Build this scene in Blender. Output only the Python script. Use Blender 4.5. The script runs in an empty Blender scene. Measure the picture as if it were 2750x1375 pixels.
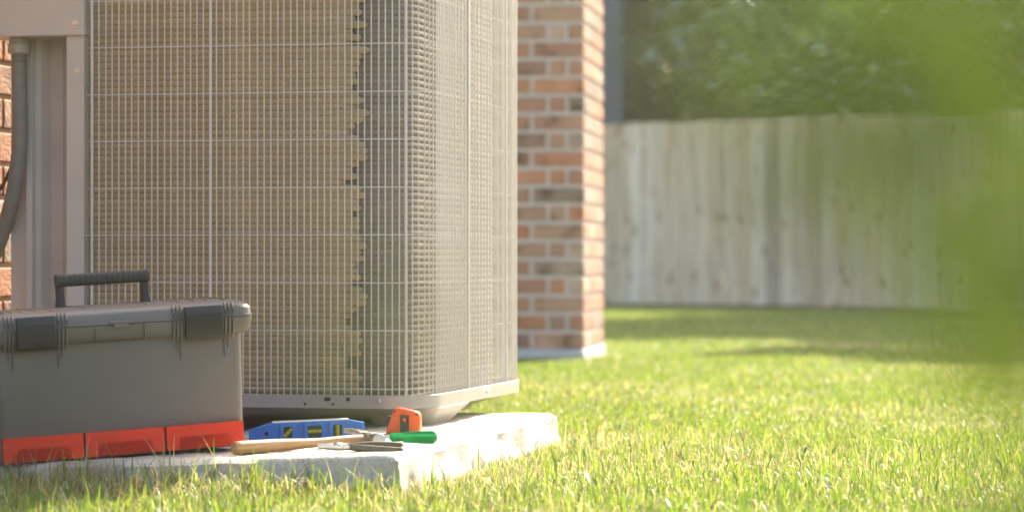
import bpy, bmesh, math, random
import numpy as np
from mathutils import Vector, Matrix
R = math.radians
random.seed(7)
rng = np.random.default_rng(11)
S = bpy.context.scene
C = S.collection

# ------------------------------------------------------------------ camera
CAM_Z = 0.4325
cam_d = bpy.data.cameras.new('camera')
cam = bpy.data.objects.new('camera', cam_d); C.objects.link(cam)
cam.location = (0, 0, CAM_Z)
cam.rotation_euler = (R(90.09), 0, 0)
cam_d.sensor_width = 36.0
cam_d.lens = 104.73
cam_d.clip_start = 0.05
cam_d.clip_end = 600
cam_d.dof.use_dof = True
cam_d.dof.focus_distance = 6.0
cam_d.dof.aperture_fstop = 4.1
S.camera = cam

# ------------------------------------------------------------------ sky, sun, exposure
SUN_AZ = Vector((0.40, 0.9165))
SUN_EL = R(35.5)
w = bpy.data.worlds.new('World'); S.world = w; w.use_nodes = True
nt = w.node_tree
sky = nt.nodes.new('ShaderNodeTexSky'); sky.sky_type = 'NISHITA'
sky.sun_disc = False; sky.sun_elevation = SUN_EL
sky.dust_density = 5.0; sky.ozone_density = 0.4
sky.sun_rotation = math.atan2(SUN_AZ.x, SUN_AZ.y)
nt.links.new(sky.outputs[0], nt.nodes['Background'].inputs[0])
nt.nodes['Background'].inputs[1].default_value = 0.128
sd = bpy.data.lights.new('sun', 'SUN'); sd.energy = 5.0; sd.angle = R(0.53); sd.color = (1, 0.92, 0.78)
so = bpy.data.objects.new('sun', sd); C.objects.link(so)
sdir = Vector((SUN_AZ.x * math.cos(SUN_EL), SUN_AZ.y * math.cos(SUN_EL), math.sin(SUN_EL)))
so.rotation_euler = sdir.to_track_quat('Z', 'Y').to_euler()
so.location = (6, 8, 14)
S.view_settings.view_transform = 'Standard'; S.view_settings.look = 'None'
S.view_settings.gamma = 1.0; S.view_settings.use_curve_mapping = False
S.view_settings.exposure = 1.88
S.cycles.use_denoising = True
S.cycles.max_bounces = 8; S.cycles.diffuse_bounces = 4; S.cycles.transmission_bounces = 8
S.cycles.sample_clamp_indirect = 6.0

# ------------------------------------------------------------------ helpers
def tag(o, label=None, cat=None, group=None, kind=None):
    if label: o['label'] = label
    if cat: o['category'] = cat
    if group: o['group'] = group
    if kind: o['kind'] = kind
    return o

def empty(name, loc=(0, 0, 0), rz=0.0, rx=0.0, ry=0.0):
    o = bpy.data.objects.new(name, None); C.objects.link(o)
    o.location = loc; o.rotation_euler = (rx, ry, rz); o.empty_display_size = 0.05
    return o

def link_mesh(name, me, mat=None, parent=None, loc=None, rot=None):
    o = bpy.data.objects.new(name, me); C.objects.link(o)
    if mat and not me.materials: me.materials.append(mat)
    if parent: o.parent = parent
    if loc is not None: o.location = loc
    if rot is not None: o.rotation_euler = rot
    return o

def build(name, bm, mat, parent=None, loc=None, rot=None, smooth=False, bevel=0, seg=2, angle=40):
    bmesh.ops.recalc_face_normals(bm, faces=bm.faces[:])
    me = bpy.data.meshes.new(name); bm.to_mesh(me); bm.free()
    if smooth:
        me.polygons.foreach_set('use_smooth', [True] * len(me.polygons))
        try: me.set_sharp_from_angle(angle=R(angle))
        except Exception: pass
    o = link_mesh(name, me, mat, parent, loc, rot)
    if bevel:
        m = o.modifiers.new('bevel', 'BEVEL'); m.width = bevel; m.segments = seg
        m.limit_method = 'ANGLE'; m.angle_limit = R(30); m.harden_normals = False
    return o

def box(bm, x0, x1, y0, y1, z0, z1):
    v = [bm.verts.new(p) for p in ((x0,y0,z0),(x1,y0,z0),(x1,y1,z0),(x0,y1,z0),(x0,y0,z1),(x1,y0,z1),(x1,y1,z1),(x0,y1,z1))]
    for f in ((0,3,2,1),(4,5,6,7),(0,1,5,4),(1,2,6,5),(2,3,7,6),(3,0,4,7)):
        bm.faces.new([v[i] for i in f])

def prism_y(bm, pts, y0, y1):
    """polygon in x,z extruded along y"""
    a = [bm.verts.new((x, y0, z)) for x, z in pts]; b = [bm.verts.new((x, y1, z)) for x, z in pts]
    bm.faces.new(a); bm.faces.new(b[::-1])
    n = len(pts)
    for i in range(n): bm.faces.new((a[i], b[i], b[(i+1) % n], a[(i+1) % n]))

def sheet(bm, pts, y0, y1): prism_y(bm, pts, y0, y1)

def tube(bm, path, r, n=8, cap=True):
    """r: a number or one radius per point"""
    P = [Vector(p) for p in path]; rings = []
    up = Vector((0, 0, 1))
    for i, p in enumerate(P):
        t = (P[min(i+1, len(P)-1)] - P[max(i-1, 0)]).normalized()
        a = t.cross(up)
        if a.length < 1e-3: a = t.cross(Vector((0, 1, 0)))
        a.normalize(); b = t.cross(a).normalized()
        rr = r[i] if hasattr(r, '__len__') else r
        rings.append([bm.verts.new(p + (a*math.cos(2*math.pi*k/n) + b*math.sin(2*math.pi*k/n))*rr) for k in range(n)])
    for A, B in zip(rings, rings[1:]):
        for k in range(n): bm.faces.new((A[k], A[(k+1) % n], B[(k+1) % n], B[k]))
    if cap: bm.faces.new(rings[0][::-1]); bm.faces.new(rings[-1])

def rrect(wx, wy, r, n=5):
    out = []
    for cx, cy, a0 in ((wx/2-r, wy/2-r, 0), (-wx/2+r, wy/2-r, 90), (-wx/2+r, -wy/2+r, 180), (wx/2-r, -wy/2+r, 270)):
        for k in range(n+1):
            a = R(a0 + 90*k/n); out.append((cx + r*math.cos(a), cy + r*math.sin(a)))
    return out

def loft(bm, rings, cap=True):
    V = [[bm.verts.new(p) for p in ring] for ring in rings]
    n = len(V[0])
    for A, B in zip(V, V[1:]):
        for k in range(n): bm.faces.new((A[k], A[(k+1) % n], B[(k+1) % n], B[k]))
    if cap: bm.faces.new(V[0][::-1]); bm.faces.new(V[-1])

def catmull(pts, n=8):
    P = [Vector(p) for p in pts]; P = [P[0]*2-P[1]] + P + [P[-1]*2-P[-2]]; out = []
    for i in range(1, len(P)-2):
        for k in range(n):
            t = k/n; p0, p1, p2, p3 = P[i-1:i+3]
            out.append(0.5*((2*p1) + (p2-p0)*t + (2*p0-5*p1+4*p2-p3)*t*t + (3*p1-p0-3*p2+p3)*t**3))
    out.append(P[-2]); return out

# ------------------------------------------------------------------ materials
def mat(name, col, rough=0.6, metal=0.0, noise=0.0, nscale=20.0, bump=0.0, bscale=200.0, spec=0.5, coords='Object', stretch=(1,1,1), rand=0.0):
    m = bpy.data.materials.new(name); m.use_nodes = True
    t = m.node_tree; b = t.nodes['Principled BSDF']
    b.inputs['Roughness'].default_value = rough; b.inputs['Metallic'].default_value = metal
    b.inputs['Specular IOR Level'].default_value = spec
    b.inputs['Base Color'].default_value = (*col, 1)
    tc = t.nodes.new('ShaderNodeTexCoord'); mp = t.nodes.new('ShaderNodeMapping'); mp.inputs['Scale'].default_value = stretch
    t.links.new(tc.outputs[coords], mp.inputs[0])
    last = None
    if noise or rand:
        nz = t.nodes.new('ShaderNodeTexNoise'); nz.inputs['Scale'].default_value = nscale; nz.inputs['Detail'].default_value = 6
        t.links.new(mp.outputs[0], nz.inputs[0])
        r = t.nodes.new('ShaderNodeMapRange'); r.inputs[1].default_value = .3; r.inputs[2].default_value = .7
        r.inputs[3].default_value = 1-noise; r.inputs[4].default_value = 1+noise
        t.links.new(nz.outputs[0], r.inputs[0])
        val = r.outputs[0]
        if rand:
            oi = t.nodes.new('ShaderNodeObjectInfo'); rr = t.nodes.new('ShaderNodeMapRange')
            rr.inputs[3].default_value = 1-rand; rr.inputs[4].default_value = 1+rand
            t.links.new(oi.outputs['Random'], rr.inputs[0])
            mm = t.nodes.new('ShaderNodeMath'); mm.operation = 'MULTIPLY'
            t.links.new(val, mm.inputs[0]); t.links.new(rr.outputs[0], mm.inputs[1]); val = mm.outputs[0]
        mx = t.nodes.new('ShaderNodeVectorMath'); mx.operation = 'SCALE'; mx.inputs[0].default_value = col
        t.links.new(val, mx.inputs['Scale']); t.links.new(mx.outputs[0], b.inputs['Base Color'])
        rg = t.nodes.new('ShaderNodeMapRange'); rg.inputs[3].default_value = max(.05, rough-.12); rg.inputs[4].default_value = min(1, rough+.12)
        t.links.new(nz.outputs[0], rg.inputs[0]); t.links.new(rg.outputs[0], b.inputs['Roughness'])
    if bump:
        n2 = t.nodes.new('ShaderNodeTexNoise'); n2.inputs['Scale'].default_value = bscale; n2.inputs['Detail'].default_value = 5
        t.links.new(mp.outputs[0], n2.inputs[0])
        bp = t.nodes.new('ShaderNodeBump'); bp.inputs['Strength'].default_value = bump; bp.inputs['Distance'].default_value = .01
        t.links.new(n2.outputs[0], bp.inputs['Height']); t.links.new(bp.outputs[0], b.inputs['Normal'])
    return m

def ramp(t, stops, interp='LINEAR'):
    r = t.nodes.new('ShaderNodeValToRGB'); cr = r.color_ramp; cr.interpolation = interp
    while len(cr.elements) < len(stops): cr.elements.new(.5)
    for e, (p, c) in zip(cr.elements, stops): e.position = p; e.color = (*c, 1)
    return r

M = {}
M['ac_paint'] = mat('ac_paint', (.53, .485, .42), .42, noise=.07, nscale=7, bump=.04, bscale=60)
M['pan_paint'] = mat('pan_paint', (.40, .37, .335), .38, noise=.07, nscale=9, bump=.03, bscale=60)
M['wire'] = mat('wire_coating', (.62, .585, .53), .32, noise=.05, nscale=30)
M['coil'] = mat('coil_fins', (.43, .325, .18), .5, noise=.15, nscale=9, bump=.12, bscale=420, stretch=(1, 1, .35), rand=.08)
M['shaded_inner_coil'] = mat('shaded_inner_coil_fins', (.255, .215, .155), .45, noise=.15, nscale=14, bump=.12, bscale=420, stretch=(1, 1, .35), rand=.08)  # darker than the outer rows: interior shade put into the colour
M['coil_backing'] = mat('added_coil_backing', (.22, .175, .10), .9, noise=.2, nscale=30)
M['dark'] = mat('dark_hole', (.012, .012, .012), .8)
M['steel'] = mat('galvanised_steel', (.62, .62, .6), .32, 1.0, noise=.08, nscale=60)
M['conduit'] = mat('grey_conduit', (.21, .19, .16), .55, noise=.1, nscale=40)
M['fitting'] = mat('grey_fitting', (.36, .33, .27), .5, noise=.08, nscale=50)
M['cable'] = mat('brown_cable', (.12, .055, .035), .5)
M['box_grey'] = mat('toolbox_plastic', (.162, .139, .112), .5, noise=.10, nscale=4, bump=.10, bscale=700)
M['lid_grey'] = mat('toolbox_lid_plastic', (.165, .143, .118), .42, noise=.06, nscale=9, bump=.08, bscale=700)
M['latch'] = mat('latch_plastic', (.040, .034, .025), .45, noise=.1, nscale=40, bump=.1, bscale=300)
M['handle'] = mat('handle_plastic', (.038, .032, .023), .5, noise=.1, nscale=40, bump=.1, bscale=300)
M['red'] = mat('red_plastic', (.74, .032, .003), .45, noise=.08, nscale=14, bump=.05, bscale=300)
M['blue'] = mat('blue_plastic', (.022, .165, .56), .38, noise=.06, nscale=30)
M['white_strip'] = mat('painted_strip', (.72, .70, .68), .35, noise=.04, nscale=40)
M['orange'] = mat('orange_plastic', (.95, .10, .012), .3, noise=.04, nscale=30)
M['black'] = mat('black_plastic', (.02, .022, .02), .4)
M['rubber'] = mat('olive_grip', (.13, .10, .065), .4, noise=.1, nscale=60)
M['head_steel'] = mat('hammer_steel', (.58, .57, .54), .3, 1.0, noise=.15, nscale=60, bump=.05, bscale=200)
M['porch'] = mat('porch_concrete', (.52, .51, .49), .9, noise=.12, nscale=6, bump=.2, bscale=60)
M['stem'] = mat('stem_bark', (.10, .085, .045), .8, noise=.2, nscale=60)
M['bark'] = mat('tree_bark', (.27, .225, .17), .9, noise=.3, nscale=9, bump=.5, bscale=30, stretch=(1, 1, .3))
M['siding'] = mat('slate_siding', (.10, .125, .16), .7, noise=.1, nscale=5)
M['roof'] = mat('roof_shingle', (.07, .065, .06), .9, noise=.2, nscale=20)

def wood_handle():
    m = bpy.data.materials.new('hickory_wood'); m.use_nodes = True; t = m.node_tree; b = t.nodes['Principled BSDF']
    tc = t.nodes.new('ShaderNodeTexCoord'); mp = t.nodes.new('ShaderNodeMapping'); mp.inputs['Scale'].default_value = (6, 120, 120)
    nz = t.nodes.new('ShaderNodeTexNoise'); nz.inputs['Scale'].default_value = 1.2; nz.inputs['Detail'].default_value = 5
    r = ramp(t, [(.3, (.33, .17, .06)), (.55, (.47, .27, .105)), (.75, (.56, .35, .16))])
    t.links.new(tc.outputs['Object'], mp.inputs[0]); t.links.new(mp.outputs[0], nz.inputs[0]); t.links.new(nz.outputs[0], r.inputs[0])
    t.links.new(r.outputs[0], b.inputs['Base Color']); b.inputs['Roughness'].default_value = .42
    return m
M['wood'] = wood_handle()

def green_plastic():
    m = bpy.data.materials.new('clear_green_plastic'); m.use_nodes = True; b = m.node_tree.nodes['Principled BSDF']
    b.inputs['Base Color'].default_value = (.004, .42, .12, 1); b.inputs['Roughness'].default_value = .12
    b.inputs['Transmission Weight'].default_value = .65; b.inputs['IOR'].default_value = 1.47
    return m
M['green'] = green_plastic()
def vial_mat():
    m = bpy.data.materials.new('yellow_vial'); m.use_nodes = True; b = m.node_tree.nodes['Principled BSDF']
    b.inputs['Base Color'].default_value = (.75, .62, .05, 1); b.inputs['Roughness'].default_value = .1
    b.inputs['Transmission Weight'].default_value = .5; b.inputs['IOR'].default_value = 1.4
    return m
M['vial'] = vial_mat()

def concrete():
    m = bpy.data.materials.new('pad_concrete'); m.use_nodes = True; t = m.node_tree; b = t.nodes['Principled BSDF']
    tc = t.nodes.new('ShaderNodeTexCoord')
    n1 = t.nodes.new('ShaderNodeTexNoise'); n1.inputs['Scale'].default_value = 5; n1.inputs['Detail'].default_value = 8
    r1 = ramp(t, [(.30, (.26, .20, .135)), (.40, (.42, .365, .285)), (.52, (.54, .485, .40)), (.75, (.62, .57, .485))])
    n2 = t.nodes.new('ShaderNodeTexNoise'); n2.inputs['Scale'].default_value = 160; n2.inputs['Detail'].default_value = 4
    r2 = ramp(t, [(.35, (.75, .75, .75)), (.6, (1, 1, 1))])
    mx = t.nodes.new('ShaderNodeMix'); mx.data_type = 'RGBA'; mx.blend_type = 'MULTIPLY'; mx.inputs[0].default_value = .8
    for n in (n1, n2): t.links.new(tc.outputs['Object'], n.inputs[0])
    t.links.new(n1.outputs[0], r1.inputs[0]); t.links.new(n2.outputs[0], r2.inputs[0])
    t.links.new(r1.outputs[0], mx.inputs[6]); t.links.new(r2.outputs[0], mx.inputs[7]); t.links.new(mx.outputs[2], b.inputs['Base Color'])
    b.inputs['Roughness'].default_value = .92
    bp = t.nodes.new('ShaderNodeBump'); bp.inputs['Strength'].default_value = .35; bp.inputs['Distance'].default_value = .006
    t.links.new(n2.outputs[0], bp.inputs['Height']); t.links.new(bp.outputs[0], b.inputs['Normal'])
    return m
M['concrete'] = concrete()

def brick_mat():
    m = bpy.data.materials.new('fired_brick'); m.use_nodes = True; t = m.node_tree; b = t.nodes['Principled BSDF']
    oi = t.nodes.new('ShaderNodeObjectInfo'); tc = t.nodes.new('ShaderNodeTexCoord')
    r = ramp(t, [(0, (.44, .18, .085)), (.22, (.48, .23, .12)), (.42, (.38, .19, .115)), (.6, (.46, .28, .17)), (.76, (.31, .17, .11)), (.88, (.50, .36, .25)), (.96, (.27, .195, .13))])
    t.links.new(oi.outputs['Random'], r.inputs[0])
    ad = t.nodes.new('ShaderNodeVectorMath'); ad.operation = 'MULTIPLY_ADD'
    t.links.new(oi.outputs['Random'], ad.inputs[0]); ad.inputs[1].default_value = (37, 91, 53); t.links.new(tc.outputs['Object'], ad.inputs[2])
    n1 = t.nodes.new('ShaderNodeTexNoise'); n1.inputs['Scale'].default_value = 9; n1.inputs['Detail'].default_value = 5
    t.links.new(ad.outputs[0], n1.inputs[0])
    r1 = ramp(t, [(.34, (.34, .33, .29)), (.45, (.92, .92, .92)), (.58, (1, 1, 1)), (.72, (1.25, 1.35, 1.5))])
    t.links.new(n1.outputs[0], r1.inputs[0])
    mx = t.nodes.new('ShaderNodeMix'); mx.data_type = 'RGBA'; mx.blend_type = 'MULTIPLY'; mx.inputs[0].default_value = .85
    t.links.new(r.outputs[0], mx.inputs[6]); t.links.new(r1.outputs[0], mx.inputs[7]); t.links.new(mx.outputs[2], b.inputs['Base Color'])
    b.inputs['Roughness'].default_value = .9
    n2 = t.nodes.new('ShaderNodeTexNoise'); n2.inputs['Scale'].default_value = 90; t.links.new(tc.outputs['Object'], n2.inputs[0])
    bp = t.nodes.new('ShaderNodeBump'); bp.inputs['Strength'].default_value = .4; bp.inputs['Distance'].default_value = .01
    t.links.new(n2.outputs[0], bp.inputs['Height']); t.links.new(bp.outputs[0], b.inputs['Normal'])
    return m
M['brick'] = brick_mat()
M['mortar'] = mat('mortar', (.58, .53, .47), .95, noise=.1, nscale=30, bump=.3, bscale=120)

def board_mat():
    m = bpy.data.materials.new('cedar_board'); m.use_nodes = True; t = m.node_tree; b = t.nodes['Principled BSDF']
    oi = t.nodes.new('ShaderNodeObjectInfo'); tc = t.nodes.new('ShaderNodeTexCoord')
    r = ramp(t, [(0, (.58, .45, .29)), (.2, (.76, .62, .43)), (.4, (.64, .47, .29)), (.6, (.80, .69, .51)), (.8, (.68, .53, .35)), (.95, (.54, .40, .25))])
    t.links.new(oi.outputs['Random'], r.inputs[0])
    ad = t.nodes.new('ShaderNodeVectorMath'); ad.operation = 'MULTIPLY_ADD'
    t.links.new(oi.outputs['Random'], ad.inputs[0]); ad.inputs[1].default_value = (37, 91, 53); t.links.new(tc.outputs['Object'], ad.inputs[2])
    mp = t.nodes.new('ShaderNodeMapping'); mp.inputs['Scale'].default_value = (14, 14, 1.6); t.links.new(ad.outputs[0], mp.inputs[0])
    n1 = t.nodes.new('ShaderNodeTexNoise'); n1.inputs['Scale'].default_value = 1.3; n1.inputs['Detail'].default_value = 5; t.links.new(mp.outputs[0], n1.inputs[0])
    r1 = ramp(t, [(.25, (.76, .68, .56)), (.5, (1, 1, 1)), (.72, (1.08, 1.09, 1.12))]); t.links.new(n1.outputs[0], r1.inputs[0])
    mp2 = t.nodes.new('ShaderNodeMapping'); mp2.inputs['Scale'].default_value = (9, 9, 3.4); t.links.new(ad.outputs[0], mp2.inputs[0])
    vo = t.nodes.new('ShaderNodeTexVoronoi'); vo.inputs['Scale'].default_value = 1.0; t.links.new(mp2.outputs[0], vo.inputs[0])
    r2 = ramp(t, [(.10, (.42, .28, .15)), (.24, (1, 1, 1))]); t.links.new(vo.outputs['Distance'], r2.inputs[0])
    a = t.nodes.new('ShaderNodeMix'); a.data_type = 'RGBA'; a.blend_type = 'MULTIPLY'; a.inputs[0].default_value = 1
    t.links.new(r.outputs[0], a.inputs[6]); t.links.new(r1.outputs[0], a.inputs[7])
    c = t.nodes.new('ShaderNodeMix'); c.data_type = 'RGBA'; c.blend_type = 'MULTIPLY'; c.inputs[0].default_value = .9
    t.links.new(a.outputs[2], c.inputs[6]); t.links.new(r2.outputs[0], c.inputs[7]); t.links.new(c.outputs[2], b.inputs['Base Color'])
    b.inputs['Roughness'].default_value = .85
    return m
M['board'] = board_mat()

M['old_board'] = mat('old_board', (.44, .35, .24), .9, noise=.2, nscale=6, stretch=(4, 4, .6))

def leafy(name, translucent=.45, gloss=.08, rough=.4):
    """leaf material; the leaf's own colour comes from the mesh's per-leaf colour attribute"""
    m = bpy.data.materials.new(name); m.use_nodes = True; t = m.node_tree; t.nodes.remove(t.nodes['Principled BSDF'])
    out = t.nodes['Material Output']; at = t.nodes.new('ShaderNodeAttribute'); at.attribute_name = 'leaf_colour'
    d = t.nodes.new('ShaderNodeBsdfDiffuse'); tr = t.nodes.new('ShaderNodeBsdfTranslucent'); g = t.nodes.new('ShaderNodeBsdfGlossy')
    g.inputs['Roughness'].default_value = rough; g.inputs['Color'].default_value = (.8, .85, .8, 1)
    hs = t.nodes.new('ShaderNodeVectorMath'); hs.operation = 'MULTIPLY'; hs.inputs[1].default_value = (1.25, 1.25, .6)
    t.links.new(at.outputs['Color'], d.inputs['Color']); t.links.new(at.outputs['Color'], hs.inputs[0]); t.links.new(hs.outputs[0], tr.inputs['Color'])
    m1 = t.nodes.new('ShaderNodeMixShader'); m1.inputs[0].default_value = translucent
    m2 = t.nodes.new('ShaderNodeMixShader'); m2.inputs[0].default_value = gloss
    t.links.new(d.outputs[0], m1.inputs[1]); t.links.new(tr.outputs[0], m1.inputs[2])
    t.links.new(m1.outputs[0], m2.inputs[1]); t.links.new(g.outputs[0], m2.inputs[2]); t.links.new(m2.outputs[0], out.inputs['Surface'])
    return m
M['grass'] = leafy('grass_blade', .5, .045, .4)
M['leaf'] = leafy('tree_leaf', .45, .20, .22)
M['shrub_leaf'] = leafy('shrub_leaf', .5, .05, .4)

def lawn_mat():
    m = bpy.data.materials.new('lawn_soil'); m.use_nodes = True; t = m.node_tree; b = t.nodes['Principled BSDF']
    tc = t.nodes.new('ShaderNodeTexCoord')
    n1 = t.nodes.new('ShaderNodeTexNoise'); n1.inputs['Scale'].default_value = 1.3; n1.inputs['Detail'].default_value = 8
    n2 = t.nodes.new('ShaderNodeTexNoise'); n2.inputs['Scale'].default_value = 55; n2.inputs['Detail'].default_value = 4
    for n in (n1, n2): t.links.new(tc.outputs['Object'], n.inputs[0])
    r1 = ramp(t, [(.35, (.085, .10, .03)), (.5, (.11, .105, .04)), (.65, (.14, .115, .06))])
    r2 = ramp(t, [(.35, (.45, .45, .45)), (.6, (1.1, 1.1, 1.1))])
    t.links.new(n1.outputs[0], r1.inputs[0]); t.links.new(n2.outputs[0], r2.inputs[0])
    mx = t.nodes.new('ShaderNodeMix'); mx.data_type = 'RGBA'; mx.blend_type = 'MULTIPLY'; mx.inputs[0].default_value = 1
    t.links.new(r1.outputs[0], mx.inputs[6]); t.links.new(r2.outputs[0], mx.inputs[7]); t.links.new(mx.outputs[2], b.inputs['Base Color'])
    b.inputs['Roughness'].default_value = 1
    return m
M['lawn'] = lawn_mat()

def mesh_np(name, verts, faces_quads=None, faces_tris=None, colours=None, mat_=None):
    """fast mesh from numpy: verts (n,3), quads (m,4), tris (k,3), colours per vertex (n,3)"""
    me = bpy.data.meshes.new(name)
    nq = 0 if faces_quads is None else len(faces_quads); nt_ = 0 if faces_tris is None else len(faces_tris)
    me.vertices.add(len(verts)); me.vertices.foreach_set('co', np.asarray(verts, dtype=np.float32).ravel())
    loops = np.concatenate([a.ravel() for a in (faces_quads, faces_tris) if a is not None and len(a)]).astype(np.int32)
    me.loops.add(len(loops)); me.loops.foreach_set('vertex_index', loops)
    starts = np.concatenate([np.arange(nq)*4, nq*4 + np.arange(nt_)*3]).astype(np.int32)
    me.polygons.add(nq + nt_); me.polygons.foreach_set('loop_start', starts)
    me.update(calc_edges=True); me.validate()
    if colours is not None:
        ca = me.color_attributes.new('leaf_colour', 'FLOAT_COLOR', 'POINT')
        c4 = np.ones((len(verts), 4), dtype=np.float32); c4[:, :3] = colours; ca.data.foreach_set('color', c4.ravel())
    if mat_: me.materials.append(mat_)
    return me

# ------------------------------------------------------------------ ground
TH = math.atan2(.197, .98)                    # the house, the pad and the unit share this turn
EX = Vector((.98, -.197, 0)).normalized(); EY = Vector((.197, .98, 0)).normalized()
bm = bmesh.new()
vs = [bm.verts.new(p) for p in ((-150, -60, 0), (150, -60, 0), (150, 260, 0), (-150, 260, 0))]; bm.faces.new(vs)
tag(build('lawn', bm, M['lawn']), kind='structure')

# ------------------------------------------------------------------ concrete pad
PAD0 = Vector((-.205, 5.47, 0)); PADW, PADD, PADT = 1.75, 1.575, .075
def pad_z(X): return PADT - .036*max(0.0, -.25 - X)
def make_pad():
    bm = bmesh.new(); nx, ny = 120, 110
    def pt(i, j):
        a = PADW*i/nx; b = PADD*j/ny
        e = min(a, PADW-a, b, PADD-b)
        edge = -.010*max(0, 1-e/.022)**2
        wob = .004*math.sin(b*9+1)+.003*math.sin(b*31) if i == 0 else 0
        wob2 = .004*math.sin(a*11)+.002*math.sin(a*37) if j == 0 else 0
        p = PAD0 - EX*(a + wob) + EY*(b + wob2)
        p.z = pad_z(p.x) + edge + .0008*math.sin(a*23+b*17) + .0006*math.sin(a*61-b*43)
        return p
    V = [[bm.verts.new(pt(i, j)) for j in range(ny+1)] for i in range(nx+1)]
    for i in range(nx):
        for j in range(ny): bm.faces.new((V[i][j], V[i][j+1], V[i+1][j+1], V[i+1][j]))
    loop = [V[i][0] for i in range(nx+1)] + [V[nx][j] for j in range(1, ny+1)] + [V[i][ny] for i in range(nx-1, -1, -1)] + [V[0][j] for j in range(ny-1, 0, -1)]
    prev = loop; n = len(loop); cen = PAD0 - EX*PADW/2 + EY*PADD/2
    rr = random.Random(3)
    for lev, dz in enumerate((.012, .025, .038, .052, .07, .16)):
        ring = []
        for k, v in enumerate(loop):
            out = (v.co - cen); out.z = 0; out.normalize()
            j = .0045*(rr.random()-.6)*(1 if 0 < lev < 5 else .3) + .0015*math.sin(k*.9+lev*2) + .002*math.sin(k*.17+lev)
            if rr.random() < .035: j -= .007
            p = v.co + out*(j*(.5 if lev == 0 else 1) + .003*lev); p.z = v.co.z - dz
            ring.append(bm.verts.new(p))
        for k in range(n): bm.faces.new((prev[k], prev[(k+1) % n], ring[(k+1) % n], ring[k]))
        prev = ring
    o = build('concrete_pad', bm, M['concrete'], smooth=True, angle=55)
    return tag(o, 'thick rough-edged concrete pad under the air conditioner and the tools', 'concrete pad')
make_pad()

# ------------------------------------------------------------------ brick house wall beside the unit
def brick_mesh(name, lx, ly, lz):
    bm = bmesh.new(); box(bm, -lx/2, lx/2, -ly/2, ly/2, -lz/2, lz/2)
    bmesh.ops.bevel(bm, geom=bm.edges[:], offset=.003, segments=1, affect='EDGES')
    me = bpy.data.meshes.new(name); bm.to_mesh(me); bm.free(); me.materials.append(M['brick']); return me
_bm = {}
def put_brick(parent, x0, x1, y0, y1, z0, z1):
    key = (round(x1-x0, 3), round(y1-y0, 3), round(z1-z0, 3))
    if key not in _bm: _bm[key] = brick_mesh('brick', *key)
    o = bpy.data.objects.new('brick', _bm[key]); C.objects.link(o); o.parent = parent
    o.location = ((x0+x1)/2, (y0+y1)/2, (z0+z1)/2); return o

COURSE = .0794; BL = .203; MJ = .011
W0 = Vector((-1.205, 7.0, 0))
house = empty('brick_house_wall', W0 - EY*2.0, -TH)      # local y runs along the wall, its face at local x=0
tag(house, 'brick house wall showing at the edge behind the grey conduit', 'brick wall')
bm = bmesh.new(); box(bm, -.30, -.008, 0, 5.6, -.1, 2.75); build('mortar', bm, M['mortar'], house)
rest = bmesh.new()
for k in range(34):
    z0 = .03 + k*COURSE; off = (BL+MJ)/2*(k % 2)
    for j in range(-1, 26):
        y0 = j*(BL+MJ) + off; y1 = y0 + BL
        y0 = max(y0, .0); y1 = min(y1, 5.6)
        if y1 - y0 < .03: continue
        if 1.0 < y0 < 2.75 and 2 <= k <= 16: put_brick(house, -.09, 0, y0, y1, z0, z0+COURSE-MJ)
        else: box(rest, -.09, 0, y0, y1, z0, z0+COURSE-MJ)
tag(build('brickwork', rest, M['brick'], house), kind='stuff')

# ------------------------------------------------------------------ brick column and its porch slab
COL = Vector((.314, 13.0, 0))                     # its front right corner
bm = bmesh.new(); box(bm, -2.2, .006, -.03, .88, -.1, .043)
ps = build('porch_slab', bm, M['porch'], loc=COL, rot=(0, 0, -R(7.4)), bevel=.01); tag(ps, kind='structure')
col = empty('brick_column', COL, -R(7.4)); CW, CD = .60, .86
tag(col, 'square orange and brown brick porch column with a sunlit side', 'brick column')
bm = bmesh.new(); box(bm, -CW+.008, -.008, .008, CD-.008, .045, 2.75); build('mortar', bm, M['mortar'], col)
CJ = .016
for k in range(33):
    z0 = .0455 + .006 + k*COURSE; z1 = z0 + COURSE - CJ
    lens = [.067, .067, .215, .215] if k % 2 else [.222, .215, .137]
    x1 = 0.0
    for i, L in enumerate(lens):
        x0 = max(x1 - L, -CW)
        dep = (.20 if i == 0 and k % 2 else .092)
        if x1 - x0 > .02: put_brick(col, x0, x1, 0, dep, z0, z1)
        x1 = x0 - CJ
    y0 = (.20 if k % 2 else .092) + CJ
    while y0 < CD - .03:
        y1 = min(y0 + .205, CD); put_brick(col, -.092, 0, y0, y1, z0, z1); y0 = y1 + CJ

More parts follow.
